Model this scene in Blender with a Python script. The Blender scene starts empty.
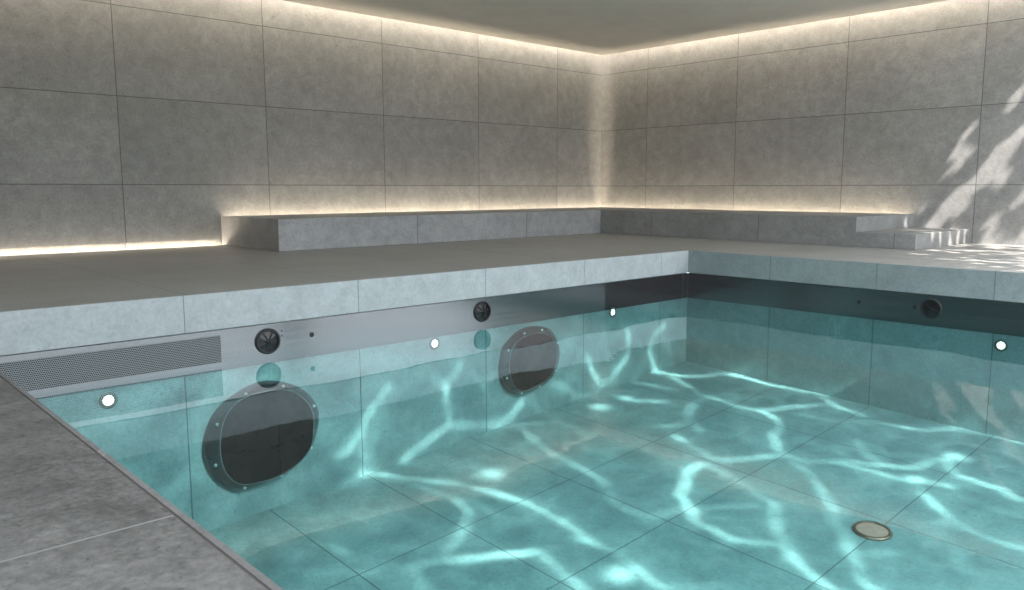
import bpy, bmesh, math, random
from mathutils import Vector, Matrix

S = bpy.context.scene
C = S.collection
random.seed(7)

# ------------------------------------------------------------------ layout (metres)
XA = 3.428      # pool wall on the left side (plane x = XA)
YB = -2.747     # pool wall at the back (plane y = YB)
YN = -7.914     # near edge of the pool
XR = 8.6        # right end of the pool (out of frame)
XE = 9.4        # right end of the terrace
YC = -10.2      # wall behind the camera
ZC = 2.261      # ceiling
XCE = 5.55      # outer edge of the ceiling
ZCB = -0.187    # underside of the coping stones
ZW = -0.375     # water level
XF, YF, ZB = 1.1545, -1.2968, 0.2672   # bench fronts and bench height
XBE, XS = 4.2009, 4.7203               # end of the back bench, end of the step
YE = -5.30                             # left end of the left bench

def floor_z(x, y):
    return -0.9505 - 0.04653*(x-XA) + 0.06646*(y-YB)

# ------------------------------------------------------------------ node helpers
class NT:
    def __init__(s, nt):
        s.nt = nt
    def node(s, t, **kw):
        n = s.nt.nodes.new(t)
        for k, v in kw.items():
            setattr(n, k, v)
        return n
    def put(s, sock, v):
        if v is None: return
        if isinstance(v, bpy.types.NodeSocket): s.nt.links.new(v, sock)
        else: sock.default_value = v
    def m(s, op, a, b=None, c=None):
        n = s.node('ShaderNodeMath', operation=op)
        for i, x in enumerate((a, b, c)): s.put(n.inputs[i], x) if x is not None else None
        return n.outputs[0]
    def vm(s, op, a, b=None):
        n = s.node('ShaderNodeVectorMath', operation=op)
        s.put(n.inputs[0], a)
        if b is not None: s.put(n.inputs[1], b)
        return n.outputs['Value'] if op in ('DISTANCE', 'LENGTH', 'DOT_PRODUCT') else n.outputs[0]
    def noise(s, vec, scale, detail=3, rough=0.5, dist=0.0):
        n = s.node('ShaderNodeTexNoise')
        s.put(n.inputs['Vector'], vec)
        n.inputs['Scale'].default_value = scale
        n.inputs['Detail'].default_value = detail
        n.inputs['Roughness'].default_value = rough
        n.inputs['Distortion'].default_value = dist
        return n
    def mapr(s, v, a, b, c, d, smooth=False):
        n = s.node('ShaderNodeMapRange')
        if smooth: n.interpolation_type = 'SMOOTHSTEP'
        s.put(n.inputs[0], v)
        for i, x in enumerate((a, b, c, d)): s.put(n.inputs[i+1], x)
        return n.outputs[0]
    def mixc(s, fac, a, b, mode='MIX'):
        n = s.node('ShaderNodeMix', data_type='RGBA', blend_type=mode)
        s.put(n.inputs['Factor'], fac)
        s.put(n.inputs['A'], a if isinstance(a, bpy.types.NodeSocket) else (*a, 1)[:4])
        s.put(n.inputs['B'], b if isinstance(b, bpy.types.NodeSocket) else (*b, 1)[:4])
        return n.outputs['Result']
    def xyz(s, v):
        n = s.node('ShaderNodeSeparateXYZ'); s.put(n.inputs[0], v); return n.outputs
    def cxyz(s, x, y, z):
        n = s.node('ShaderNodeCombineXYZ')
        for i, v in enumerate((x, y, z)): s.put(n.inputs[i], v)
        return n.outputs[0]

def new_mat(name):
    m = bpy.data.materials.new(name); m.use_nodes = True
    m.node_tree.nodes.clear()
    t = NT(m.node_tree)
    out = t.node('ShaderNodeOutputMaterial')
    return m, t, out

def bsdf(t, out, **kw):
    b = t.node('ShaderNodeBsdfPrincipled')
    for k, v in kw.items(): t.put(b.inputs[k], v)
    t.nt.links.new(b.outputs[0], out.inputs['Surface'])
    return b

def plain(name, col, rough=0.5, metal=0.0, var=0.15, scale=30):
    m, t, out = new_mat(name)
    pos = t.node('ShaderNodeNewGeometry').outputs['Position']
    n = t.noise(pos, scale, 3)
    f = t.mapr(n.outputs[0], 0.3, 0.7, 1-var, 1+var)
    c = t.mixc(1.0, col, t.cxyz(f, f, f), 'MULTIPLY')
    bsdf(t, out, **{'Base Color': c, 'Roughness': rough, 'Metallic': metal})
    return m

def joint_mask(t, coord, spec, w):
    """distance of coord to the nearest joint, as 1 on the joint, 0 elsewhere"""
    if spec is None: return None
    if isinstance(spec, list):
        d = None
        for c in spec:
            e = t.m('ABSOLUTE', t.m('SUBTRACT', coord, c))
            d = e if d is None else t.m('MINIMUM', d, e)
    else:
        per, off = spec
        q = t.m('DIVIDE', t.m('SUBTRACT', coord, off), per)
        d = t.m('MULTIPLY', t.m('ABSOLUTE', t.m('SUBTRACT', q, t.m('ROUND', q))), per)
    return t.mapr(d, w*0.5, w*1.1, 1.0, 0.0)

def stone(name, u, uspec, v=None, vspec=None, col=(0.30, 0.30, 0.29), rough=0.62,
          joint=(0.10, 0.10, 0.10), jw=0.004, seed=0.0, mottling=1.0, stretch=(1, 1, 1), vein=1.0, pit=38.0, spec=0.35):
    m, t, out = new_mat(name)
    pos = t.node('ShaderNodeNewGeometry').outputs['Position']
    p = t.vm('ADD', pos, (seed, seed*0.7, seed*0.3))
    ax = t.xyz(pos)
    uc = ax['XYZ'.index(u)]
    vc = ax['XYZ'.index(v)] if v else None
    # per-tile id, so that the grain jumps from tile to tile
    ids = []
    for c, sp in ((uc, uspec), (vc, vspec)):
        if c is not None and isinstance(sp, tuple):
            ids.append(t.m('FLOOR', t.m('DIVIDE', t.m('SUBTRACT', c, sp[1]), sp[0])))
        else: ids.append(0.0)
    wn = t.node('ShaderNodeTexWhiteNoise', noise_dimensions='3D')
    t.put(wn.inputs['Vector'], t.cxyz(ids[0], ids[1], seed))
    off = t.vm('MULTIPLY', wn.outputs['Color'], (9.0, 9.0, 9.0))
    pt = t.vm('MULTIPLY', t.vm('ADD', p, off), stretch)
    big = t.noise(pt, 1.6, 4, 0.6, 0.6).outputs[0]
    mid = t.noise(pt, 9.0, 5, 0.65, 0.4).outputs[0]
    fine = t.noise(pt, 60.0, 4, 0.7).outputs[0]
    pits = t.noise(pt, pit, 2, 0.5, 0.5).outputs[0]
    a = t.mapr(big, 0.3, 0.7, 1-0.10*mottling, 1+0.10*mottling)
    b = t.mapr(mid, 0.3, 0.7, 1-0.16*mottling, 1+0.16*mottling)
    c = t.mapr(fine, 0.3, 0.7, 1-0.14*mottling, 1+0.14*mottling)
    d = t.mapr(pits, 0.28, 0.38, 1-0.16*mottling, 1.0)
    # sparse pale veins
    vn = t.noise(pt, 0.9, 5, 0.55, 0.9).outputs[0]
    ve = t.m('ABSOLUTE', t.m('SUBTRACT', vn, 0.5))
    msk = t.mapr(t.noise(pt, 1.3, 2, 0.5).outputs[0], 0.56, 0.66, 0.0, 1.0)
    vv = t.m('MULTIPLY', t.mapr(ve, 0.0, 0.006, 0.45*vein, 0.0), msk)
    k = t.m('MULTIPLY', t.m('MULTIPLY', a, b), t.m('MULTIPLY', c, d))
    k = t.m('ADD', k, vv)
    tone = t.mapr(wn.outputs['Value'], 0, 1, 0.94, 1.06)
    k = t.m('MULTIPLY', k, tone)
    base = t.mixc(1.0, col, t.cxyz(k, k, k), 'MULTIPLY')
    jm = None
    for cc, sp in ((uc, uspec), (vc, vspec)):
        if cc is None or sp is None: continue
        q = joint_mask(t, cc, sp, jw)
        jm = q if jm is None else t.m('MAXIMUM', jm, q)
    if jm is not None:
        base = t.mixc(jm, base, joint)
    r = t.mapr(mid, 0.3, 0.7, rough-0.06, rough+0.08)
    hgt = t.m('ADD', t.m('MULTIPLY', fine, 0.5), t.m('MULTIPLY', mid, 0.6))
    if jm is not None: hgt = t.m('SUBTRACT', hgt, t.m('MULTIPLY', jm, 0.8))
    bp = t.node('ShaderNodeBump')
    bp.inputs['Strength'].default_value = 0.35
    bp.inputs['Distance'].default_value = 0.004
    t.put(bp.inputs['Height'], hgt)
    bsdf(t, out, **{'Base Color': base, 'Roughness': r, 'Normal': bp.outputs[0], 'Specular IOR Level': spec})
    return m

def emit(name, col, strength):
    m, t, out = new_mat(name)
    e = t.node('ShaderNodeEmission')
    e.inputs[0].default_value = (*col, 1); e.inputs[1].default_value = strength
    t.nt.links.new(e.outputs[0], out.inputs['Surface'])
    return m

# ------------------------------------------------------------------ mesh helpers
def bm_box(bm, x0, x1, y0, y1, z0, z1):
    vs = [bm.verts.new((x, y, z)) for x in (x0, x1) for y in (y0, y1) for z in (z0, z1)]
    idx = [(0,1,3,2),(4,6,7,5),(0,4,5,1),(2,3,7,6),(0,2,6,4),(1,5,7,3)]
    fs = [bm.faces.new([vs[i] for i in f]) for f in idx]
    return vs, fs

def bm_cyl(bm, c, axis, r0, r1, h, n=48, cap0=True, cap1=True):
    """frustum from c along axis (unit vector)"""
    ax = Vector(axis).normalized()
    q = ax.to_track_quat('Z', 'Y')
    c = Vector(c)
    a = []; b = []
    for i in range(n):
        th = 2*math.pi*i/n
        a.append(bm.verts.new(c + q @ Vector((r0*math.cos(th), r0*math.sin(th), 0))))
        b.append(bm.verts.new(c + q @ Vector((r1*math.cos(th), r1*math.sin(th), h))))
    for i in range(n):
        j = (i+1) % n
        bm.faces.new((a[i], a[j], b[j], b[i]))
    if cap0: bm.faces.new(a[::-1])
    if cap1: bm.faces.new(b)

def bm_lathe(bm, c, axis, prof, n=48, close_end=True):
    """prof: list of (radius, height along axis)"""
    ax = Vector(axis).normalized(); q = ax.to_track_quat('Z', 'Y'); c = Vector(c)
    rings = []
    for r, h in prof:
        rings.append([bm.verts.new(c + q @ Vector((r*math.cos(2*math.pi*i/n), r*math.sin(2*math.pi*i/n), h))) for i in range(n)])
    for a, b in zip(rings, rings[1:]):
        for i in range(n):
            j = (i+1) % n
            bm.faces.new((a[i], a[j], b[j], b[i]))
    if close_end:
        bm.faces.new(rings[-1])
        bm.faces.new(rings[0][::-1])

def obj(name, bm, mat, parent=None, smooth=False, bevel=0, mats=None):
    bmesh.ops.recalc_face_normals(bm, faces=bm.faces[:])
    me = bpy.data.meshes.new(name)
    bm.to_mesh(me); bm.free()
    for mm in (mats or [mat]): me.materials.append(mm)
    if smooth:
        for p in me.polygons: p.use_smooth = True
        me.set_sharp_from_angle(angle=math.radians(35))
    o = bpy.data.objects.new(name, me); C.objects.link(o)
    if bevel:
        b = o.modifiers.new('bevel', 'BEVEL'); b.width = bevel; b.segments = 2; b.limit_method = 'ANGLE'
    if parent:
        o.parent = parent
        o.matrix_parent_inverse = Matrix.Translation(-parent.location)
    return o

def box_obj(name, x0, x1, y0, y1, z0, z1, mat, parent=None, bevel=0):
    bm = bmesh.new(); bm_box(bm, x0, x1, y0, y1, z0, z1)
    return obj(name, bm, mat, parent, bevel=bevel)

def tag(o, label=None, cat=None, group=None, kind=None):
    if label: o['label'] = label
    if cat: o['category'] = cat
    if group: o['group'] = group
    if kind: o['kind'] = kind
    return o

def struct(o): o['kind'] = 'structure'; return o

def thing(name, loc, label, cat, group=None):
    o = bpy.data.objects.new(name, None); o.location = loc; o.empty_display_size = 0.1
    C.objects.link(o)
    return tag(o, label, cat, group)

# ------------------------------------------------------------------ materials
WALLC = (0.292, 0.290, 0.282)
TH, TW = 0.7414, 1.32
m_wall_left = stone('stone_wall_left', 'Y', (TW, -0.8515), 'Z', (TH, 0.552), col=WALLC, vein=0.15, seed=1.3)
m_wall_back = stone('stone_wall_back', 'X', (TW, 0.7874), 'Z', (TH, 0.552), col=WALLC, vein=0.15, seed=5.1)
m_deck = stone('stone_deck', 'Y', [-8.9, -7.87, -6.9, -5.945, -4.993, -4.042, -3.122, -2.2, -1.3], 'X', [0.52, 1.49, 2.46, 4.198, 5.024, 5.773, 6.57, 7.36, 8.15],
               col=(0.34, 0.33, 0.31), seed=9.7, jw=0.003, rough=0.40, joint=(0.13, 0.13, 0.125), vein=0.3)
m_near = stone('stone_near_deck', 'X', (0.95, 6.123), None, None, col=(0.128, 0.123, 0.116), seed=3.9,
               joint=(0.22, 0.215, 0.205), jw=0.0032, rough=0.62, mottling=2.0, vein=0.0, pit=85.0)
m_cop_left = stone('stone_coping_left', 'Y', [-6.922, -5.945, -4.993, -4.042, -3.122], None, None, col=(0.49, 0.51, 0.515), seed=2.2, joint=(0.22, 0.23, 0.23), jw=0.003, mottling=0.7, vein=0.2)  # coping colour lightened for the skylight from the open side
m_cop_back = stone('stone_coping_back', 'X', [4.198, 5.024, 5.773, 6.57, 7.36, 8.15], None, None, col=(0.27, 0.30, 0.30), seed=7.7, vein=0.1, joint=(0.14, 0.15, 0.15), jw=0.003, mottling=0.8)  # coping colour darkened to carry the shade on the back face
m_bench_left = stone('stone_bench_left', 'Y', (1.42, -3.90), None, None, col=(0.36, 0.36, 0.36), seed=12.2, vein=0.2, joint=(0.12, 0.12, 0.12), jw=0.004)  # bench colour lightened, as lit from the open side
m_bench_back = stone('stone_bench_back', 'X', (TW, 1.90), None, None, col=(0.27, 0.268, 0.26), seed=15.2, vein=0.1, joint=(0.12, 0.12, 0.12), jw=0.004)  # darker copy of the bench stone, back-side shade put in the colour
POOL = (0.30, 0.36, 0.36)
m_pool_left = stone('pool_tile_left', 'Y', [-6.935, -5.945, -4.990, -4.042, -3.122], None, None, col=POOL, seed=21.0, joint=(0.13, 0.16, 0.16), jw=0.004, mottling=0.9)
m_pool_back = stone('pool_tile_back', 'X', [4.204, 5.016, 5.785, 6.57, 7.36, 8.15], None, None, col=POOL, seed=24.0, joint=(0.13, 0.16, 0.16), jw=0.004, mottling=0.9)
m_pool_floor = stone('pool_tile_floor', 'X', [4.33, 5.03, 5.83, 6.6, 7.4, 8.2], 'Y', [-7.3, -6.53, -5.92, -5.13, -4.35, -3.55],
                     col=POOL, seed=27.0, joint=(0.13, 0.16, 0.16), jw=0.004, mottling=1.0)
m_plaster = plain('ceiling_plaster', (0.90, 0.865, 0.81), 0.85, 0, 0.03, 4)
m_grass = plain('lawn', (0.10, 0.13, 0.05), 0.9, 0, 0.4, 8)
m_dark = plain('dark_hole', (0.01, 0.01, 0.01), 0.6, 0, 0.1)
m_black = plain('black_plastic', (0.012, 0.012, 0.013), 0.28, 0, 0.1)
m_black2 = plain('black_rubber', (0.02, 0.02, 0.022), 0.45, 0, 0.1)
m_chrome = plain('polished_steel', (0.62, 0.63, 0.64), 0.16, 1.0, 0.05)
m_bezel0 = plain('lamp_ring', (0.22, 0.19, 0.17), 0.4, 0.6, 0.05)
m_bolt = plain('bolt_steel', (0.80, 0.82, 0.82), 0.3, 1.0, 0.05)
m_bronze = plain('bronze_ring', (0.40, 0.20, 0.15), 0.35, 0.8, 0.1)
m_drain = plain('drain_plate', (0.80, 0.36, 0.28), 0.5, 0.1, 0.1)  # reddened for the cove glow reflected over it and against the water tint

def brushed(name, col, rough, axis):
    m, t, out = new_mat(name)
    pos = t.node('ShaderNodeNewGeometry').outputs['Position']
    st = (0.3, 0.3, 14.0)
    n = t.noise(t.vm('MULTIPLY', pos, st), 3.0, 1, 0.5).outputs[0]
    k = t.mapr(n, 0.3, 0.7, 0.97, 1.03)
    c = t.mixc(1.0, col, t.cxyz(k, k, k), 'MULTIPLY')
    r = t.mapr(n, 0.3, 0.7, rough-0.02, rough+0.03)
    b = bsdf(t, out, **{'Base Color': c, 'Roughness': r, 'Metallic': 1.0})
    return m
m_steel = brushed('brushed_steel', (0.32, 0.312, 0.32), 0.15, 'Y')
m_steel_back = brushed('brushed_steel_back', (0.20, 0.21, 0.215), 0.22, 'X')  # steel colour darkened to stand in for the dim side it reflects
m_steel_refl = brushed('brushed_steel_dark_refl', (0.15, 0.13, 0.13), 0.18, 'Y')  # steel with the back band's dark mirror image put in its colour

def grille_mat():
    m, t, out = new_mat('perforated_steel')
    pos = t.node('ShaderNodeNewGeometry').outputs['Position']
    ax = t.xyz(pos)
    P = 0.0085
    a = t.m('DIVIDE', ax[1], P)
    row = t.m('DIVIDE', ax[2], P)
    rid = t.m('FLOOR', row)
    sh = t.m('MULTIPLY', t.m('MODULO', t.m('ABSOLUTE', rid), 2.0), 0.5)
    a = t.m('ADD', a, sh)
    fa = t.m('ABSOLUTE', t.m('SUBTRACT', t.m('FRACT', a), 0.5))
    fb = t.m('ABSOLUTE', t.m('SUBTRACT', t.m('FRACT', row), 0.5))
    hole = t.m('MULTIPLY', t.m('LESS_THAN', fa, 0.36), t.m('LESS_THAN', fb, 0.34))
    c = t.mixc(hole, (0.34, 0.34, 0.35), (0.015, 0.017, 0.018))
    met = t.m('SUBTRACT', 1.0, hole)
    bp = t.node('ShaderNodeBump'); bp.invert = True
    bp.inputs['Strength'].default_value = 1.0; bp.inputs['Distance'].default_value = 0.002
    t.put(bp.inputs['Height'], hole)
    bsdf(t, out, **{'Base Color': c, 'Roughness': t.mapr(hole, 0, 1, 0.3, 0.9), 'Metallic': met, 'Normal': bp.outputs[0]})
    return m
m_grille = grille_mat()

def screen_mat():
    m, t, out = new_mat('jet_screen')
    pos = t.node('ShaderNodeNewGeometry').outputs['Position']
    n = t.noise(t.vm('MULTIPLY', pos, (1, 1, 6)), 5, 3).outputs[0]
    k = t.mapr(n, 0.3, 0.7, 0.85, 1.15)
    c = t.mixc(1.0, (0.010, 0.010, 0.012), t.cxyz(k, k, k), 'MULTIPLY')
    bsdf(t, out, **{'Base Color': c, 'Roughness': 0.45, 'Specular IOR Level': 0.15})
    return m
m_screen = screen_mat()

WARM = (1.0, 0.85, 0.66)
m_led = emit('warm_led', WARM, 26.0)
m_led_bench = emit('warm_led_bench', (1.0, 0.82, 0.60), 68.0)
m_led_top = emit('warm_led_ceiling', (1.0, 0.88, 0.74), 52.0)
m_lens = emit('pool_lamp_lens', (1.0, 0.97, 0.92), 7.0)

# ------------------------------------------------------------------ water surface
def water_mat():
    m, t, out = new_mat('pool_water')
    pos = t.node('ShaderNodeNewGeometry').outputs['Position']
    n1 = t.noise(pos, 5.0, 3, 0.5, 0.3).outputs[0]
    n2 = t.noise(pos, 17.0, 2, 0.5).outputs[0]
    h = t.m('ADD', t.m('MULTIPLY', n1, 1.0), t.m('MULTIPLY', n2, 0.10))
    amp = t.mapr(t.noise(pos, 0.7, 1, 0.5).outputs[0], 0.40, 0.62, 0.25, 1.0)
    h = t.m('MULTIPLY', h, amp)
    bp = t.node('ShaderNodeBump')
    bp.inputs['Strength'].default_value = 1.0
    bp.inputs['Distance'].default_value = 0.0012
    t.put(bp.inputs['Height'], h)
    lw = t.node('ShaderNodeLayerWeight'); lw.inputs['Blend'].default_value = 0.5
    # facing = 1 - |N.I|, symmetric above and below the surface
    f5 = t.m('POWER', lw.outputs['Facing'], 5.4)
    fres = t.m('ADD', t.m('MULTIPLY', f5, 0.92), 0.018)
    tr = t.node('ShaderNodeBsdfTransparent'); tr.inputs[0].default_value = (0.51, 0.79, 0.80, 1)
    gl = t.node('ShaderNodeBsdfGlossy'); gl.inputs['Roughness'].default_value = 0.0
    gl.inputs[0].default_value = (1, 1, 1, 1)
    t.put(gl.inputs['Normal'], bp.outputs[0])
    mx = t.node('ShaderNodeMixShader')
    t.put(mx.inputs[0], fres)
    t.nt.links.new(tr.outputs[0], mx.inputs[1]); t.nt.links.new(gl.outputs[0], mx.inputs[2])
    t.nt.links.new(mx.outputs[0], out.inputs['Surface'])
    return m
m_water = water_mat()

# ------------------------------------------------------------------ room shell
bm = bmesh.new()
bm_box(bm, -0.20, 0.0, YC-0.2, 0.20, 0.05, 2.85)
bm_box(bm, -0.20, -0.03, YC-0.2, 0.20, -0.10, 0.05)
struct(obj('wall_left', bm, m_wall_left))
struct(box_obj('wall_back', 0.0, XE, 0.0, 0.20, -0.10, 2.85, m_wall_back))
struct(box_obj('wall_near', 0.0, XE-1.5, YC-0.2, YC, 0.0, 2.85, m_wall_back))
# ceiling: plaster panel held 7 cm off both walls, closed above the light slot
bm = bmesh.new()
bm_box(bm, 0.16, XCE, YC, -0.16, ZC, ZC+0.05)
bm_box(bm, 0.0, XCE, YC, 0.0, ZC+0.32, ZC+0.45)
bm_box(bm, 0.19, XCE, YC, -0.19, ZC+0.05, ZC+0.32)
struct(obj('ceiling', bm, m_plaster))

# floor slab with the pool cut out; 5 cm slot along the walls for the light strips
SL = 0.085
bm = bmesh.new()
bm_box(bm, SL, XA, YN-0.0, -SL, -0.06, 0.0)             # left terrace
bm_box(bm, XA, XE, YB, -SL, -0.06, 0.0)                 # back terrace
bm_box(bm, XR, XE, YN, YB, -0.06, 0.0)                  # right terrace
bm_box(bm, 0.0, XE, YC-0.2, -0.0, -0.11, -0.06) if False else None
struct(obj('floor', bm, m_deck))
bm = bmesh.new()
bm_box(bm, SL, XE, YC, YN-0.016, -0.06, 0.0)
struct(obj('floor_near', bm, m_near))
# slot bottoms and the far end of the back slot
bm = bmesh.new()
bm_box(bm, -0.03, SL, YC, 0.0, -0.10, -0.06)
bm_box(bm, SL, XE, -SL, 0.0, -0.10, -0.06)
bm_box(bm, XBE, XE, -SL, 0.0, -0.06, 0.0)
struct(obj('trim_1', bm, m_deck))
# slim mitred edge of the near paving: dark joint and a narrow stone strip
m_edge = stone('stone_edge_strip', 'X', None, None, None, col=(0.15, 0.145, 0.14), seed=33)
m_joint = plain('edge_joint', (0.09, 0.075, 0.07), 0.7, 0, 0.2)
bm = bmesh.new()
bm_box(bm, XA, XR, YN-0.011, YN, -0.30, 0.0)
struct(obj('trim_2', bm, m_edge))
bm = bmesh.new()
bm_box(bm, XA, XR, YN-0.016, YN-0.011, -0.06, -0.0015)
struct(obj('trim_3', bm, m_joint))

# coping faces
T = 0.03
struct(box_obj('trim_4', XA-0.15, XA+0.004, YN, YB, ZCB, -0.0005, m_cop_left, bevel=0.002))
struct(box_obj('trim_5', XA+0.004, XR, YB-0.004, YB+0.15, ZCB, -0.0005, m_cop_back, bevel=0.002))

# pool shell (walls sit 4 mm behind the coping face)
def quad_block(name, pts, mat, d):
    """extrude a polygon by vector d"""
    bm = bmesh.new()
    a = [bm.verts.new(p) for p in pts]
    b = [bm.verts.new(Vector(p)+Vector(d)) for p in pts]
    n = len(a)
    bm.faces.new(a); bm.faces.new(b[::-1])
    for i in range(n): bm.faces.new((a[i], a[(i+1) % n], b[(i+1) % n], b[i]))
    return struct(obj(name, bm, mat))
zt = ZCB-0.004
quad_block('wall_pool_left', [(XA, YN, zt), (XA, YB, zt), (XA, YB, floor_z(XA, YB)-.1), (XA, YN, floor_z(XA, YN)-.1)], m_pool_left, (-0.2, 0, 0))
quad_block('wall_pool_back', [(XA, YB, zt), (XR, YB, zt), (XR, YB, floor_z(XR, YB)-.1), (XA, YB, floor_z(XA, YB)-.1)], m_pool_back, (0, 0.2, 0))
quad_block('wall_pool_right', [(XR, YN, -0.06), (XR, YB, -0.06), (XR, YB, floor_z(XR, YB)-.1), (XR, YN, floor_z(XR, YN)-.1)], m_pool_left, (0.2, 0, 0))
quad_block('wall_pool_near', [(XA, YN-0.016, -0.06), (XR, YN-0.016, -0.06), (XR, YN-0.016, floor_z(XR, YN)-.1), (XA, YN-0.016, floor_z(XA, YN)-.1)], m_pool_back, (0, -0.2, 0))
quad_block('floor_pool', [(XA-.1, YN-.1, floor_z(XA-.1, YN-.1)), (XR+.1, YN-.1, floor_z(XR+.1, YN-.1)), (XR+.1, YB+.1, floor_z(XR+.1, YB+.1)), (XA-.1, YB+.1, floor_z(XA-.1, YB+.1))], m_pool_floor, (0, 0, -0.2))

# ground outside the open side of the pool hall
struct(box_obj('floor_garden', XE, 60, -40, 30, -0.25, -0.15, m_grass))

# ------------------------------------------------------------------ benches and step
def bench_simple(name, x0, x1, y0, y1, z1, mat, label, cat='bench', end=None):
    bm = bmesh.new()
    P = [(x0, y0), (x1, y0), (x1, y1), (x0, y1)]
    if end == 'left': P = [(0.002, y0), (x1, y0), (x1, y1), (x0, y1), (x0, y0+0.025), (0.002, y0+0.025)]
    if end == 'back': P = [(x0, y0), (x1, y0), (x1, -0.002), (x1-0.025, -0.002), (x1-0.025, y1), (x0, y1)]
    a = [bm.verts.new((x, y, 0.0)) for x, y in P]
    b = [bm.verts.new((x, y, z1)) for x, y in P]
    bm.faces.new(a[::-1]); bm.faces.new(b)
    for i in range(len(P)):
        j = (i+1) % len(P)
        bm.faces.new((a[i], a[j], b[j], b[i]))
    return tag(obj(name, bm, mat, bevel=0.003), label, cat)
bench_simple('stone_bench', SL, XF, YE, -SL, ZB, m_bench_left,
             'long low grey stone tile bench along the left wall, glowing strip behind it', end='left')
bench_simple('stone_bench', XF, XBE, YF, -SL, ZB, m_bench_back,
             'low stone tile bench along the back wall, shade put in its colour, meeting the left bench in the corner', end='back')
bench_simple('stone_step', XBE, XS, YF, -0.002, 0.132, m_bench_back,
             'single low stone step at the right end of the back bench, dappled with sunlight', 'step')

# ------------------------------------------------------------------ light strips (LED channels)
def led(label, x0, x1, y0, y1, z0, z1, mat, up):
    t = thing('led_strip', ((x0+x1)/2, (y0+y1)/2, z0), label, 'light strip')
    d = 0.004
    if up:
        box_obj('channel', x0, x1, y0, y1, -0.06, z0+0.008, m_bolt, t)
        box_obj('diffuser', x0+d, x1-d, y0+d, y1-d, z0+0.008, z1, mat, t)
    else:
        box_obj('channel', x0, x1, y0, y1, z1-0.008, z1, m_bolt, t)
        box_obj('diffuser', x0+d, x1-d, y0+d, y1-d, z0, z1-0.008, mat, t)
    return t
led('warm white light strip sunk in the floor slot at the foot of the left wall', -0.006, 0.032, YC+.02, YE-0.012, -0.06, -0.030, m_led, True)
led('warm white light strip in the slot behind the left bench', 0.040, 0.080, YE+0.035, -0.09, 0.08, 0.11, m_led_bench, True)
led('warm white light strip in the slot behind the back bench', 0.09, XBE-0.035, -0.080, -0.040, 0.08, 0.11, m_led_bench, True)
led('warm white cove light strip above the ceiling edge along the left wall', 0.12, 0.17, YC+.05, -0.12, ZC+0.285, ZC+0.315, m_led_top, False)
led('warm white cove light strip above the ceiling edge along the back wall', 0.17, XCE-0.1, -0.17, -0.12, ZC+0.285, ZC+0.315, m_led_top, False)

# ------------------------------------------------------------------ steel band above the water
YS = -3.806    # seam
fa = thing('steel_fascia', (XA, -5.9, -0.28), 'long brushed steel band below the left coping with a perforated grille', 'steel band')
GY1, GZ0, GZ1 = -6.75, -0.356, -0.2185
x0, x1 = XA+0.0003, XA+0.003
bm = bmesh.new()
bm_box(bm, x0, x1, GY1, YS-0.001, -0.40, ZCB-0.004)
bm_box(bm, x0, x1, YN, GY1, GZ1, ZCB-0.004)
bm_box(bm, x0, x1, YN, GY1, -0.40, GZ0)
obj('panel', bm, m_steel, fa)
g = box_obj('grille', x0, x1-0.0015, YN, GY1, GZ0, GZ1, m_grille, fa)
bm = bmesh.new()
bm_cyl(bm, (XA+0.0022, -6.244, -0.279), (1, 0, 0), 0.0145, 0.0145, 0.0015, 24)
obj('sensor_hole', bm, m_dark, fa)
for zz in (-0.235, -0.262):
    bm = bmesh.new()
    bm_cyl(bm, (XA+0.0022, -6.419, zz), (1, 0, 0), 0.0042, 0.0042, 0.0013, 12)
    obj('indicator_dot', bm, m_dark, fa)
fc = thing('steel_fascia', (XA, -3.3, -0.28), 'steel band segment of the left side, dark reflection put in its colour, between the seam and the pool corner', 'steel band')
box_obj('panel', x0, x1-0.001, YS+0.001, YB-0.075, -0.40, ZCB-0.004, m_steel_refl, fc)
box_obj('corner_post', x0, x1+0.002, YB-0.072, YB-0.003, -0.40, ZCB-0.004, m_steel_refl, fc, bevel=0.002)
fb = thing('steel_fascia', (5.9, YB, -0.28), 'brushed steel band below the back coping, coloured dark for what it reflects', 'steel band')
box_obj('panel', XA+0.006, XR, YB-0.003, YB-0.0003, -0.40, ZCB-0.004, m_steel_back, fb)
for xx, zz, rr in ((4.907, -0.287, 0.0135), (5.294, -0.281, 0.0145)):
    bm = bmesh.new()
    bm_cyl(bm, (xx, YB-0.0022, zz), (0, -1, 0), rr, rr, 0.0015, 24)
    obj('sensor_hole', bm, m_dark, fb)

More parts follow.
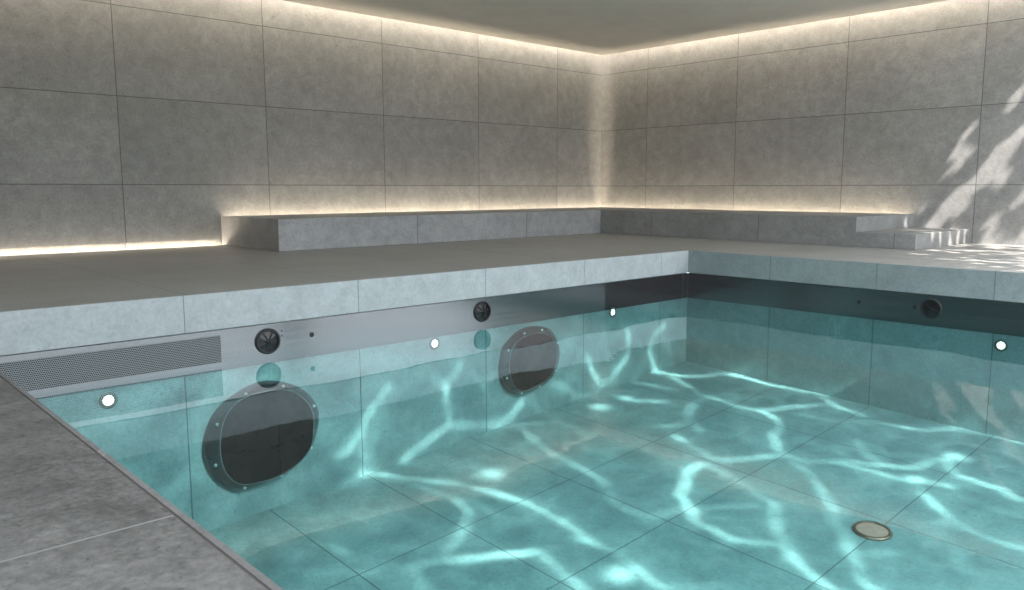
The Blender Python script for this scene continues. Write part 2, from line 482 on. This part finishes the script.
# round control nozzles: ring, recessed dial with radial facets
def nozzle(pos, nrm, label, rot):
    t = thing('control_dial', pos, label, 'dial', 'round black dials in the steel band')
    P = Vector(pos); N = Vector(nrm)
    bm = bmesh.new()
    bm_lathe(bm, P, N, [(0.069, 0.0), (0.069, 0.008), (0.064, 0.014), (0.057, 0.014), (0.055, 0.004), (0.055, 0.0)], 56, False)
    obj('ring', bm, m_black2, t, smooth=True)
    bm = bmesh.new()
    bm_cyl(bm, P, N, 0.0555, 0.0555, 0.003, 48)
    obj('dial_back', bm, m_black, t)
    q = N.to_track_quat('Z', 'Y')
    k = 6
    for i in range(k):
        a0 = 2*math.pi*(i+0.10)/k + rot; a1 = 2*math.pi*(i+0.90)/k + rot; am = (a0+a1)/2
        bm = bmesh.new()
        lo, hi = 0.0035, 0.013
        def pt(r, a, h): return bm.verts.new(P + q @ Vector((r*math.cos(a), r*math.sin(a), h)))
        c0 = pt(0.007, am, hi)
        v0 = pt(0.050, a0, lo); v1 = pt(0.052, am, lo+0.001); v2 = pt(0.050, a1, lo)
        b0 = pt(0.007, am, lo-0.001); b1 = pt(0.050, a0, lo-0.001); b2 = pt(0.052, am, lo-0.001); b3 = pt(0.050, a1, lo-0.001)
        bm.faces.new((c0, v0, v1)); bm.faces.new((c0, v1, v2)); bm.faces.new((c0, b1, v0)); bm.faces.new((c0, v2, b3))
        bm.faces.new((v0, b1, b2, v1)); bm.faces.new((v1, b2, b3, v2)); bm.faces.new((b0, b3, b2, b1)); bm.faces.new((c0, b0, b1)); bm.faces.new((c0, b3, b0))
        obj('blade', bm, m_blade, t)
    bm = bmesh.new()
    bm_lathe(bm, P, N, [(0.010, 0.0), (0.010, 0.012), (0.006, 0.015)], 20)
    obj('hub', bm, m_black, t, smooth=True)
m_blade = plain('dial_blade', (0.045, 0.043, 0.042), 0.22, 0.6, 0.1)
nozzle((XA+0.003, -6.500, -0.281), (1, 0, 0), 'round black dial beside the perforated grille', 0.0)
nozzle((XA+0.003, -5.022, -0.279), (1, 0, 0), 'round black dial in the middle of the left steel band, above the farther jet', 0.3)
nozzle((5.402, YB-0.003, -0.281), (0, -1, 0), 'round black dial in the steel band on the back side', 0.2)

# ------------------------------------------------------------------ underwater lamps
def lamp(pos, nrm, label):
    t = thing('pool_lamp', pos, label, 'pool light', 'underwater lamps just below the steel band')
    bm = bmesh.new()
    bm_lathe(bm, pos, nrm, [(0.040, 0.0), (0.040, 0.004), (0.034, 0.007), (0.024, 0.006), (0.024, 0.001)], 40, False)
    obj('ring', bm, m_bezel0, t, smooth=True)
    bm = bmesh.new()
    bm_lathe(bm, pos, nrm, [(0.0235, 0.0), (0.0235, 0.004), (0.017, 0.006)], 32)
    obj('lens', bm, m_lens, t)
lamp((XA, -7.286, -0.456), (1, 0, 0), 'small round white pool light below the perforated grille')
lamp((XA, -5.410, -0.440), (1, 0, 0), 'small round white pool light between the two large jets')
lamp((XA, -3.715, -0.424), (1, 0, 0), 'small round white pool light near the far corner of the pool')
lamp((5.835, YB, -0.470), (0, -1, 0), 'small round white pool light below the back steel band')

# ------------------------------------------------------------------ underwater jets
def resample(pts, n):
    m = len(pts); out = []
    for i in range(n):
        s = i*m/n; k = int(s); f = s-k
        p0, p1, p2, p3 = (pts[(k+j) % m] for j in (-1, 0, 1, 2))
        q = []
        for a, b, c, d in zip(p0, p1, p2, p3):
            q.append(0.5*((2*b)+(-a+c)*f+(2*a-5*b+4*c-d)*f*f+(-a+3*b-3*c+d)*f*f*f))
        out.append(tuple(q))
    return out
def loop_from(pts, n=64, smooth_it=2):
    """resample by angle about the centre, starting at +y, light smoothing"""
    P = resample(pts, 256)
    cy = sum(p[0] for p in P)/256; cz = sum(p[1] for p in P)/256
    pol = sorted((math.atan2(p[1]-cz, p[0]-cy), math.hypot(p[0]-cy, p[1]-cz)) for p in P)
    rs = []
    for i in range(n):
        a = -math.pi + 2*math.pi*i/n
        w = sorted(pol, key=lambda q: abs((q[0]-a+math.pi) % (2*math.pi)-math.pi))[:3]
        rs.append(sum(q[1] for q in w)/3)
    for _ in range(smooth_it):
        rs = [(rs[i-1]+2*rs[i]+rs[(i+1) % n])/4 for i in range(n)]
    return [(cy+r*math.cos(-math.pi+2*math.pi*i/n), cz+r*math.sin(-math.pi+2*math.pi*i/n)) for i, r in enumerate(rs)], (cy, cz)

def jet(outer, inner, label):
    n = 72
    O, oc = loop_from(outer, n); I, ic = loop_from(inner, n)
    t = thing('swim_jet', (XA, oc[0], oc[1]), label, 'swim jet', 'large round jets on the left pool wall')
    def L(loop, x, k=0.0, c=ic):
        return [(x, p[0]+(c[0]-p[0])*k, p[1]+(c[1]-p[1])*k) for p in loop]
    def mixl(a, b, f, x): return [(x, p[0]+(q[0]-p[0])*f, p[1]+(q[1]-p[1])*f) for p, q in zip(a, b)]
    def rings(loops, mat, name, cap=False):
        bm = bmesh.new()
        R = [[bm.verts.new(p) for p in lp] for lp in loops]
        for a, b in zip(R, R[1:]):
            for i in range(n):
                j = (i+1) % n
                bm.faces.new((a[i], a[j], b[j], b[i]))
        if cap: bm.faces.new(R[-1])
        return obj(name, bm, mat, t, smooth=True)
    rings([L(O, XA), L(O, XA+0.022), mixl(O, I, 0.10, XA+0.032), mixl(O, I, 0.45, XA+0.060), mixl(O, I, 0.85, XA+0.080), mixl(O, I, 0.96, XA+0.080), L(I, XA+0.066, 0.0), L(I, XA+0.040, 0.02)], m_bezel, 'bezel')
    rings([mixl(O, I, 0.93, XA+0.0795), mixl(O, I, 0.945, XA+0.086), mixl(O, I, 0.985, XA+0.086), L(I, XA+0.070, 0.01)], m_chrome, 'rim')
    bm = bmesh.new()
    a = [bm.verts.new(p) for p in L(I, XA+0.074, 0.008)]
    b = [bm.verts.new(p) for p in L(I, XA+0.045, 0.008)]
    bm.faces.new(a); bm.faces.new(b[::-1])
    for i in range(n): bm.faces.new((a[i], a[(i+1) % n], b[(i+1) % n], b[i]))
    obj('screen', bm, m_screen, t)
    for k in range(8):
        i = int((k+0.45)*n/8) % n
        p = mixl(O, I, 0.50, XA+0.060)[i]
        bm = bmesh.new()
        bm_lathe(bm, p, (1, 0, 0), [(0.0085, 0.0), (0.0085, 0.006), (0.005, 0.009)], 16)
        obj('bolt', bm, m_bolt, t, smooth=True)
m_bezel = plain('bezel_steel', (0.13, 0.13, 0.135), 0.14, 0.85, 0.08)
o1 = [(-6.529,-0.489),(-6.406,-0.521),(-6.304,-0.582),(-6.235,-0.682),(-6.229,-0.765),(-6.262,-0.872),(-6.346,-0.966),(-6.426,-1.009),(-6.541,-1.036),(-6.652,-1.049),(-6.734,-1.033),(-6.811,-0.966),(-6.857,-0.878),(-6.871,-0.783),(-6.841,-0.675),(-6.792,-0.599),(-6.721,-0.549),(-6.626,-0.507)]
i1 = [(-6.489,-0.534),(-6.415,-0.554),(-6.34,-0.618),(-6.298,-0.7),(-6.301,-0.786),(-6.318,-0.882),(-6.393,-0.951),(-6.483,-0.99),(-6.583,-1.001),(-6.702,-0.992),(-6.747,-0.964),(-6.789,-0.901),(-6.808,-0.816),(-6.806,-0.736),(-6.788,-0.649),(-6.751,-0.588),(-6.692,-0.547),(-6.597,-0.53)]
o2 = [(-4.521,-0.434),(-4.428,-0.459),(-4.366,-0.516),(-4.324,-0.591),(-4.316,-0.671),(-4.337,-0.748),(-4.378,-0.811),(-4.439,-0.85),(-4.56,-0.879),(-4.677,-0.892),(-4.754,-0.878),(-4.828,-0.832),(-4.871,-0.768),(-4.885,-0.691),(-4.87,-0.619),(-4.851,-0.547),(-4.802,-0.507),(-4.727,-0.456),(-4.626,-0.431)]
i2 = [(-4.597,-0.469),(-4.505,-0.49),(-4.445,-0.536),(-4.404,-0.59),(-4.401,-0.649),(-4.417,-0.715),(-4.457,-0.777),(-4.517,-0.811),(-4.623,-0.837),(-4.713,-0.848),(-4.769,-0.835),(-4.813,-0.794),(-4.843,-0.733),(-4.853,-0.667),(-4.849,-0.603),(-4.83,-0.541),(-4.787,-0.505),(-4.725,-0.48),(-4.661,-0.468)]
jet(o1, i1, 'nearer large round underwater jet with dark screen and bolted steel bezel')
jet(o2, i2, 'farther large round underwater jet with dark screen, below the middle dial')

# ------------------------------------------------------------------ floor drain
dx, dy = 5.815, -4.50
dz = floor_z(dx, dy)
nrm = Vector((0.04653, -0.06646, 1)).normalized()
t = thing('floor_drain', (dx, dy, dz), 'round bronze toned drain cover in the pool floor, reddened for reflected cove glow', 'drain')
bm = bmesh.new()
bm_lathe(bm, (dx, dy, dz), nrm, [(0.094, 0.0), (0.094, 0.006), (0.088, 0.012), (0.078, 0.012), (0.074, 0.004)], 48, False)
obj('ring', bm, m_bronze, t, smooth=True)
bm = bmesh.new()
bm_lathe(bm, (dx, dy, dz), nrm, [(0.075, 0.0), (0.075, 0.006), (0.06, 0.008)], 48)
obj('cover', bm, m_drain, t, smooth=True)

# ------------------------------------------------------------------ water
from mathutils import noise as mn
bm = bmesh.new()
nx, ny = 150, 150
grid = []
waves = []
rw = random.Random(3)
for k in range(16):
    a = rw.uniform(0, 2*math.pi); lam = rw.uniform(0.35, 1.6)
    waves.append((math.cos(a)*2*math.pi/lam, math.sin(a)*2*math.pi/lam, rw.uniform(0, 6.28), 0.00026*lam))
for i in range(nx+1):
    row = []
    for j in range(ny+1):
        x = XA+0.0031 + (XR-XA-0.0031)*i/nx; y = YN + (YB-0.0031-YN)*j/ny
        z = ZW + sum(A*math.sin(kx*x+ky*y+ph) for kx, ky, ph, A in waves)
        row.append(bm.verts.new((x, y, z)))
    grid.append(row)
for i in range(nx):
    for j in range(ny):
        bm.faces.new((grid[i][j], grid[i+1][j], grid[i+1][j+1], grid[i][j+1]))
w = obj('pool_water', bm, m_water)
for p in w.data.polygons: p.use_smooth = True
tag(w, 'clear turquoise pool water with gentle ripples', 'water', kind='stuff')

# ------------------------------------------------------------------ tree outside whose leaves dapple the sun
SUN = Vector((1.0, -0.5, 1.25)).normalized()
m_leaf = plain('leaf', (0.06, 0.11, 0.03), 0.6, 0, 0.3)
m_bark = plain('bark', (0.10, 0.075, 0.05), 0.9, 0, 0.3)
tree = thing('shade_tree', (10.9, -2.6, -0.15), 'leafy tree standing outside the open side of the pool hall', 'tree')
rt = random.Random(11)
q = SUN.to_track_quat('Z', 'Y')
bm = bmesh.new()
def leaf(bm, P, r, l):
    n = Vector((rt.gauss(0, .4), rt.gauss(0, .4), 1)).normalized()
    qq = q @ n.to_track_quat('Z', 'Y') @ Matrix.Rotation(rt.uniform(0, 6.28), 3, 'Z').to_quaternion()
    pts = [(-l, 0), (-l*.4, r), (l*.4, r*.8), (l, 0), (l*.4, -r*.8), (-l*.4, -r)]
    bm.faces.new([bm.verts.new(P + qq @ Vector((a, b, 0))) for a, b in pts])
# a thick crown with small gaps; the gaps get more frequent away from the pool side
SP = Vector((5.2, 0.0, 0.6)) + SUN*26
qi = q.inverted()
def depth(sh):
    return sh.x-3.87+(0.177*sh.y+0.16 if sh.y > 0.1 else 0.65*sh.y)
gaps = {}
CELL = 0.115
ng = int(4/CELL)
for a in range(-ng, ng):
    for b in range(-ng, ng):
        gu = (a+rt.uniform(0.1, 0.9))*CELL; gv = (b+rt.uniform(0.1, 0.9))*CELL
        W = q @ Vector((gu, gv, 0)) + Vector((5.2, 0, 0.6))
        sh = W - SUN*(W.z/SUN.z)
        d = depth(sh)
        if rt.random() < min(0.82, max(0.0, 0.32+0.7*d)) and d > -0.12:
            gaps[(a, b)] = (gu, gv, rt.uniform(0.018, 0.036)+0.013*min(1.0, max(0.0, d)))
for k in range(42000):
    P = Vector((rt.uniform(8.2, 12.6), rt.uniform(-5.6, -0.9), rt.uniform(6.5, 6.9)))
    sh = SP + (P-SP)*(SP.z/(SP.z-P.z))        # where its shadow meets the terrace level
    if sh.y < -2.95 or sh.x < 3.2 or sh.y > 2.0 or sh.x > 6.6: continue
    W = qi @ (sh - Vector((5.2, 0, 0.6)))
    ca, cb = math.floor(W.x/CELL), math.floor(W.y/CELL)
    hit = False
    for a in (ca-1, ca, ca+1):
        for b in (cb-1, cb, cb+1):
            g = gaps.get((a, b))
            if g and math.hypot(W.x-g[0], (W.y-g[1])*0.8) < g[2]+0.028: hit = True
    if hit: continue
    leaf(bm, P, rt.uniform(0.022, 0.034), rt.uniform(0.040, 0.060))
obj('foliage', bm, m_leaf, tree)
bm = bmesh.new()
def limb(bm, a, b, r0, r1):
    a = Vector(a); b = Vector(b); bm_cyl(bm, a, (b-a), r0, r1, (b-a).length, 14)
limb(bm, (10.9, -2.6, -0.15), (10.9, -2.6, 4.4), 0.16, 0.11)
obj('trunk', bm, m_bark, tree, smooth=True)
for k in range(6):
    bm = bmesh.new()
    e = Vector((rt.uniform(9.0, 12.0), rt.uniform(-5.0, -1.5), 6.8))
    limb(bm, (10.9, -2.6, 4.35), e, 0.06, 0.012)
    obj('branch', bm, m_bark, tree, smooth=True)

# ------------------------------------------------------------------ sunlight
def spot(name, pos, target, energy, size, soft, color):
    l = bpy.data.lights.new(name, 'SPOT'); l.energy = energy; l.color = color
    l.spot_size = size; l.spot_blend = 0.15; l.shadow_soft_size = soft
    o = bpy.data.objects.new(name, l); C.objects.link(o); o.location = pos
    o.rotation_euler = (Vector(target)-Vector(pos)).to_track_quat('-Z', 'Y').to_euler()
    l.use_nodes = True
    return o, l

def hit_plane(t, pos, zp):
    g = t.node('ShaderNodeNewGeometry').outputs['Incoming']
    d = t.xyz(g)
    k = t.m('DIVIDE', zp-pos[2], d[2])
    return t.m('ADD', t.m('MULTIPLY', d[0], k), pos[0]), t.m('ADD', t.m('MULTIPLY', d[1], k), pos[1])

# low sun through the tree, on the back wall and back terrace only
SP = Vector((5.2, 0.0, 0.6)) + SUN*26
o, l = spot('sun_beam', SP, (5.6, -0.6, 0.5), 120000, math.radians(13), 0.045, (1.0, 0.93, 0.87))
t = NT(l.node_tree); em = l.node_tree.nodes['Emission']
px, py = hit_plane(t, SP, 0.0)
t.put(em.inputs['Strength'], t.mapr(py, YB+0.03, YB+0.12, 0.0, 1.0))

# sun into the pool: caustic net drawn into the lamp's strength, ripples bend nothing
CD = Vector((1.0, -0.02, 0.80)).normalized()
ZP = -1.15
CP = Vector((4.9, -5.0, -1.0)) + CD*17
NET = {0: [[(3.92, -3.34), (3.98, -3.24), (3.95, -3.09), (4.05, -2.95), (4.08, -2.81)], [(3.29, -3.45), (3.65, -3.40)], [(4.19, -3.88), (4.35, -3.98)], [(4.61, -3.23), (4.90, -3.18), (5.01, -3.21), (5.29, -3.57), (5.44, -3.67)], [(5.07, -4.94), (5.26, -4.67)], [(5.52, -5.58), (5.68, -5.40)], [(5.03, -5.83), (5.26, -5.88)], [(5.92, -4.75), (6.01, -4.64)], [(5.84, -3.93), (5.74, -3.82), (5.64, -3.78)], [(3.32, -4.77), (3.59, -4.52)], [(3.44, -5.95), (3.56, -6.21)], [(3.62, -5.80), (4.01, -5.77)], [(4.10, -6.48), (4.25, -6.46), (4.57, -6.33)], [(2.64, -5.64), (2.69, -5.50), (2.81, -5.33), (2.70, -5.21), (2.61, -5.18)], [(2.68, -4.11), (2.74, -3.99), (2.68, -3.91)], [(2.83, -3.14), (2.89, -2.91), (3.04, -2.88), (3.16, -2.92)], [(3.17, -3.80), (3.22, -3.91)]], 1: [[(3.41, -3.15), (3.82, -3.35), (4.26, -3.39), (4.38, -3.36), (4.53, -3.41), (4.67, -3.54), (4.72, -3.71), (4.88, -3.88), (4.99, -3.93)], [(3.92, -3.34), (3.97, -3.61), (4.08, -3.79), (4.19, -3.88), (4.17, -4.00), (4.10, -4.09)], [(4.38, -3.36), (4.62, -2.88)], [(4.80, -4.26), (4.68, -4.30), (4.28, -4.15)], [(3.25, -4.06), (3.33, -3.88), (3.48, -3.81), (3.60, -3.81), (3.77, -3.67)], [(4.95, -3.92), (5.14, -3.95), (5.33, -3.75), (5.60, -3.62), (5.71, -3.21)], [(4.97, -3.11), (5.08, -3.00), (5.24, -2.99), (5.38, -2.94), (5.51, -2.72), (5.91, -2.73)], [(5.71, -3.21), (5.69, -3.34), (5.84, -3.52), (6.09, -3.55), (6.23, -3.62)], [(5.31, -3.82), (5.67, -3.79), (5.89, -3.70)], [(4.12, -4.98), (4.28, -4.97), (4.49, -5.02), (4.72, -5.15), (4.85, -5.18), (4.97, -5.16), (5.03, -5.04), (5.03, -4.95)], [(5.14, -5.02), (5.43, -5.06), (5.61, -4.95)], [(4.71, -4.38), (4.92, -4.10)], [(4.71, -4.38), (5.33, -4.57), (5.55, -4.87), (5.79, -5.05)], [(4.88, -5.58), (5.11, -5.54), (5.46, -5.62), (5.53, -5.61)], [(5.07, -4.02), (5.19, -4.06), (5.43, -4.26), (6.07, -4.97), (6.13, -4.99)], [(5.60, -4.89), (5.81, -5.06), (6.00, -5.12)], [(5.84, -3.91), (6.07, -4.11), (6.19, -4.16), (6.43, -4.17)], [(6.07, -4.11), (6.06, -4.29), (6.09, -4.43)], [(3.15, -4.64), (3.26, -4.74), (3.32, -4.89), (3.20, -5.30), (3.41, -5.68)], [(3.62, -5.80), (3.93, -5.61)], [(3.47, -4.79), (4.01, -4.95), (4.19, -4.95), (4.46, -5.01)], [(4.02, -5.59), (4.33, -5.51), (4.54, -5.51), (5.01, -5.55)], [(4.11, -5.74), (4.28, -5.79), (4.42, -5.91), (4.57, -6.13), (4.57, -6.24)], [(4.76, -6.39), (4.60, -6.31)], [(4.85, -5.81), (5.26, -5.88)], [(2.81, -5.33), (3.20, -5.31)], [(3.45, -5.95), (3.00, -5.94), (2.84, -5.87), (2.73, -5.78)], [(3.22, -6.10), (3.19, -6.04), (3.06, -5.97)], [(2.74, -3.99), (3.09, -3.86), (3.17, -3.80), (3.15, -3.70), (2.93, -3.48), (2.77, -3.44), (2.59, -3.45)], [(2.64, -2.95), (2.73, -3.08), (2.83, -3.14), (2.95, -3.18), (3.18, -3.14), (3.26, -3.17)], [(3.04, -4.32), (3.15, -4.18), (3.27, -4.11)]], 2: [[(3.18, -3.12), (3.39, -3.09), (3.55, -2.99), (3.61, -2.76), (4.20, -2.78), (4.43, -2.72), (4.62, -2.85), (4.95, -2.96)], [(4.38, -3.36), (4.53, -3.41), (4.67, -3.54), (4.72, -3.71), (4.88, -3.88), (4.99, -3.93)], [(4.99, -3.93), (4.80, -4.26)], [(4.71, -4.38), (4.72, -4.53), (4.91, -4.82), (5.14, -5.02)], [(3.44, -5.95), (3.49, -5.87), (3.62, -5.80)], [(4.60, -6.31), (4.57, -6.24), (4.85, -5.81)]]}
SPOTS = [(3.71, -2.75, 0.16), (3.52, -4.09, 0.15), (3.51, -3.81, 0.12), (3.95, -5.40, 0.17), (5.72, -3.25, 0.14), (4.53, -2.71, 0.08), (5.70, -3.75, 0.1), (5.27, -5.68, 0.14)]
o, l = spot('caustic_net_spot', CP, (4.9, -5.2, -1.0), 33000, math.radians(26), 0.03, (1.0, 0.82, 0.76))
t = NT(l.node_tree); em = l.node_tree.nodes['Emission']
px, py = hit_plane(t, CP, ZP)
base = t.cxyz(px, py, 0.0)
warp = t.noise(base, 2.6, 2, 0.5)
wv = t.vm('MULTIPLY', t.vm('SUBTRACT', warp.outputs['Color'], (0.5, 0.5, 0.5)), (0.0, 0.0, 0.0))
warp2 = t.noise(base, 8.0, 1, 0.5)
wv2 = t.vm('MULTIPLY', t.vm('SUBTRACT', warp2.outputs['Color'], (0.5, 0.5, 0.5)), (0.07, 0.07, 0.0))
pw = t.vm('ADD', t.vm('ADD', base, wv), wv2)
chain = [pw, None]
def net_distance(polys):
    out = None
    for pl in polys:
        for (ax, ay), (bx, by) in zip(pl, pl[1:]):
            ex, ey = bx-ax, by-ay
            L2 = max(ex*ex+ey*ey, 1e-6)
            p_ = chain[0]
            if out is not None or chain[1] is not None:
                # evaluate one segment after the other (keeps the shader small)
                c = t.node('ShaderNodeVectorMath', operation='MULTIPLY_ADD')
                t.put(c.inputs[0], out if out is not None else chain[1])
                c.inputs[1].default_value = (1e-7, 1e-7, 0.0)
                t.put(c.inputs[2], pw)
                p_ = c.outputs[0]
            h = t.vm('DOT_PRODUCT', p_, (ex/L2, ey/L2, 0.0))
            n = t.node('ShaderNodeMath', operation='SUBTRACT', use_clamp=True)
            t.put(n.inputs[0], h); n.inputs[1].default_value = (ax*ex+ay*ey)/L2
            q = t.node('ShaderNodeVectorMath', operation='MULTIPLY_ADD')
            q.inputs[0].default_value = (ex, ey, 0.0)
            t.put(q.inputs[1], n.outputs[0])
            q.inputs[2].default_value = (ax, ay, 0.0)
            d = t.vm('DISTANCE', p_, q.outputs[0])
            out = d if out is None else t.m('MINIMUM', out, d)
    chain[1] = out
    return out
wn_ = t.noise(base, 2.3, 2, 0.5).outputs[0]
wid = t.mapr(wn_, 0.36, 0.64, 0.0045, 0.017)
def glow(d, core, halo, hw):
    a = t.m('EXPONENT', t.m('MULTIPLY', t.m('POWER', t.m('DIVIDE', d, wid), 2.0), -0.7))
    b = t.m('EXPONENT', t.m('MULTIPLY', d, -1.0/hw))
    return t.m('ADD', t.m('MULTIPLY', a, core), t.m('MULTIPLY', b, halo))
g0 = glow(net_distance(NET[0]), 0.40, 0.25, 0.04)
g1 = glow(net_distance(NET[1]), 1.25, 0.50, 0.035)
g2 = glow(net_distance(NET[2]), 2.6, 0.65, 0.045)
gain = t.mapr(t.noise(t.vm('ADD', base, (4.0, 7.0, 0.0)), 2.5, 1, 0.5).outputs[0], 0.38, 0.62, 0.30, 1.45)
lines = t.m('MULTIPLY', t.m('MAXIMUM', t.m('MAXIMUM', g0, g1), g2), gain)
for sx, sy, rr in SPOTS:
    d = t.vm('DISTANCE', pw, (sx, sy, 0.0))
    lines = t.m('ADD', lines, t.m('MULTIPLY', t.m('EXPONENT', t.m('MULTIPLY', t.m('POWER', t.m('DIVIDE', d, rr*0.42), 2.0), -1.0)), 2.4))
# finer, fainter net
vo = t.node('ShaderNodeTexVoronoi', feature='DISTANCE_TO_EDGE', voronoi_dimensions='2D')
vo.inputs['Scale'].default_value = 2.9
t.put(vo.inputs['Vector'], t.vm('ADD', pw, (0.3, 1.7, 0)))
fine = t.m('EXPONENT', t.m('MULTIPLY', vo.outputs['Distance'], -26.0))
fg = t.mapr(t.noise(t.vm('ADD', base, (9.0, 1.0, 0.0)), 1.2, 1, 0.5).outputs[0], 0.42, 0.65, 0.0, 0.7)
haze = t.mapr(t.noise(t.vm('ADD', pw, (2.0, 3.0, 0.0)), 3.0, 3, 0.6).outputs[0], 0.38, 0.68, 0.06, 0.38)
haze = t.m('MULTIPLY', haze, t.mapr(py, -6.6, -5.2, 1.7, 1.0))
tot = t.m('ADD', t.m('ADD', t.m('MULTIPLY', lines, 1.5), t.m('MULTIPLY', fine, fg)), haze)
# only what passes through the water surface
wx, wy = hit_plane(t, CP, ZW)
mk = t.m('MULTIPLY', t.mapr(wx, XA+0.0, XA+0.05, 0.0, 1.0), t.mapr(wx, XR-0.05, XR, 1.0, 0.0))
mk = t.m('MULTIPLY', mk, t.m('MULTIPLY', t.mapr(wy, YN, YN+0.05, 0.0, 1.0), t.mapr(wy, YB-0.05, YB, 1.0, 0.0)))
t.put(em.inputs['Strength'], t.m('MULTIPLY', tot, mk))

# ------------------------------------------------------------------ sky
wd = bpy.data.worlds.new('sky'); S.world = wd; wd.use_nodes = True
bg = wd.node_tree.nodes['Background']
bg.inputs[0].default_value = (0.86, 0.93, 1.0, 1); bg.inputs[1].default_value = 3.2

# ------------------------------------------------------------------ camera
cam = bpy.data.cameras.new('camera'); co = bpy.data.objects.new('camera', cam); C.objects.link(co)
f, cx, cy, pitch, yaw = 801.13, 530.4, 293.2, 0.1299, 0.8113
cam.sensor_width = 36; cam.lens = 36*f/1024
cam.shift_x = -(cx-512)/1024; cam.shift_y = (cy-295)/1024
co.location = (7.40333, -8.35868, 0.51777)
co.rotation_euler = (math.pi/2-pitch, 0, yaw)
cam.clip_start = 0.02
S.camera = co

S.view_settings.view_transform = 'Standard'
S.view_settings.look = 'None'
S.view_settings.gamma = 1
S.view_settings.exposure = 0
S.view_settings.use_curve_mapping = False
try:
    S.cycles.use_denoising = True
    S.cycles.max_bounces = 7
    S.cycles.transparent_max_bounces = 8
    S.cycles.sample_clamp_indirect = 6
    S.cycles.caustics_reflective = False
except Exception: pass
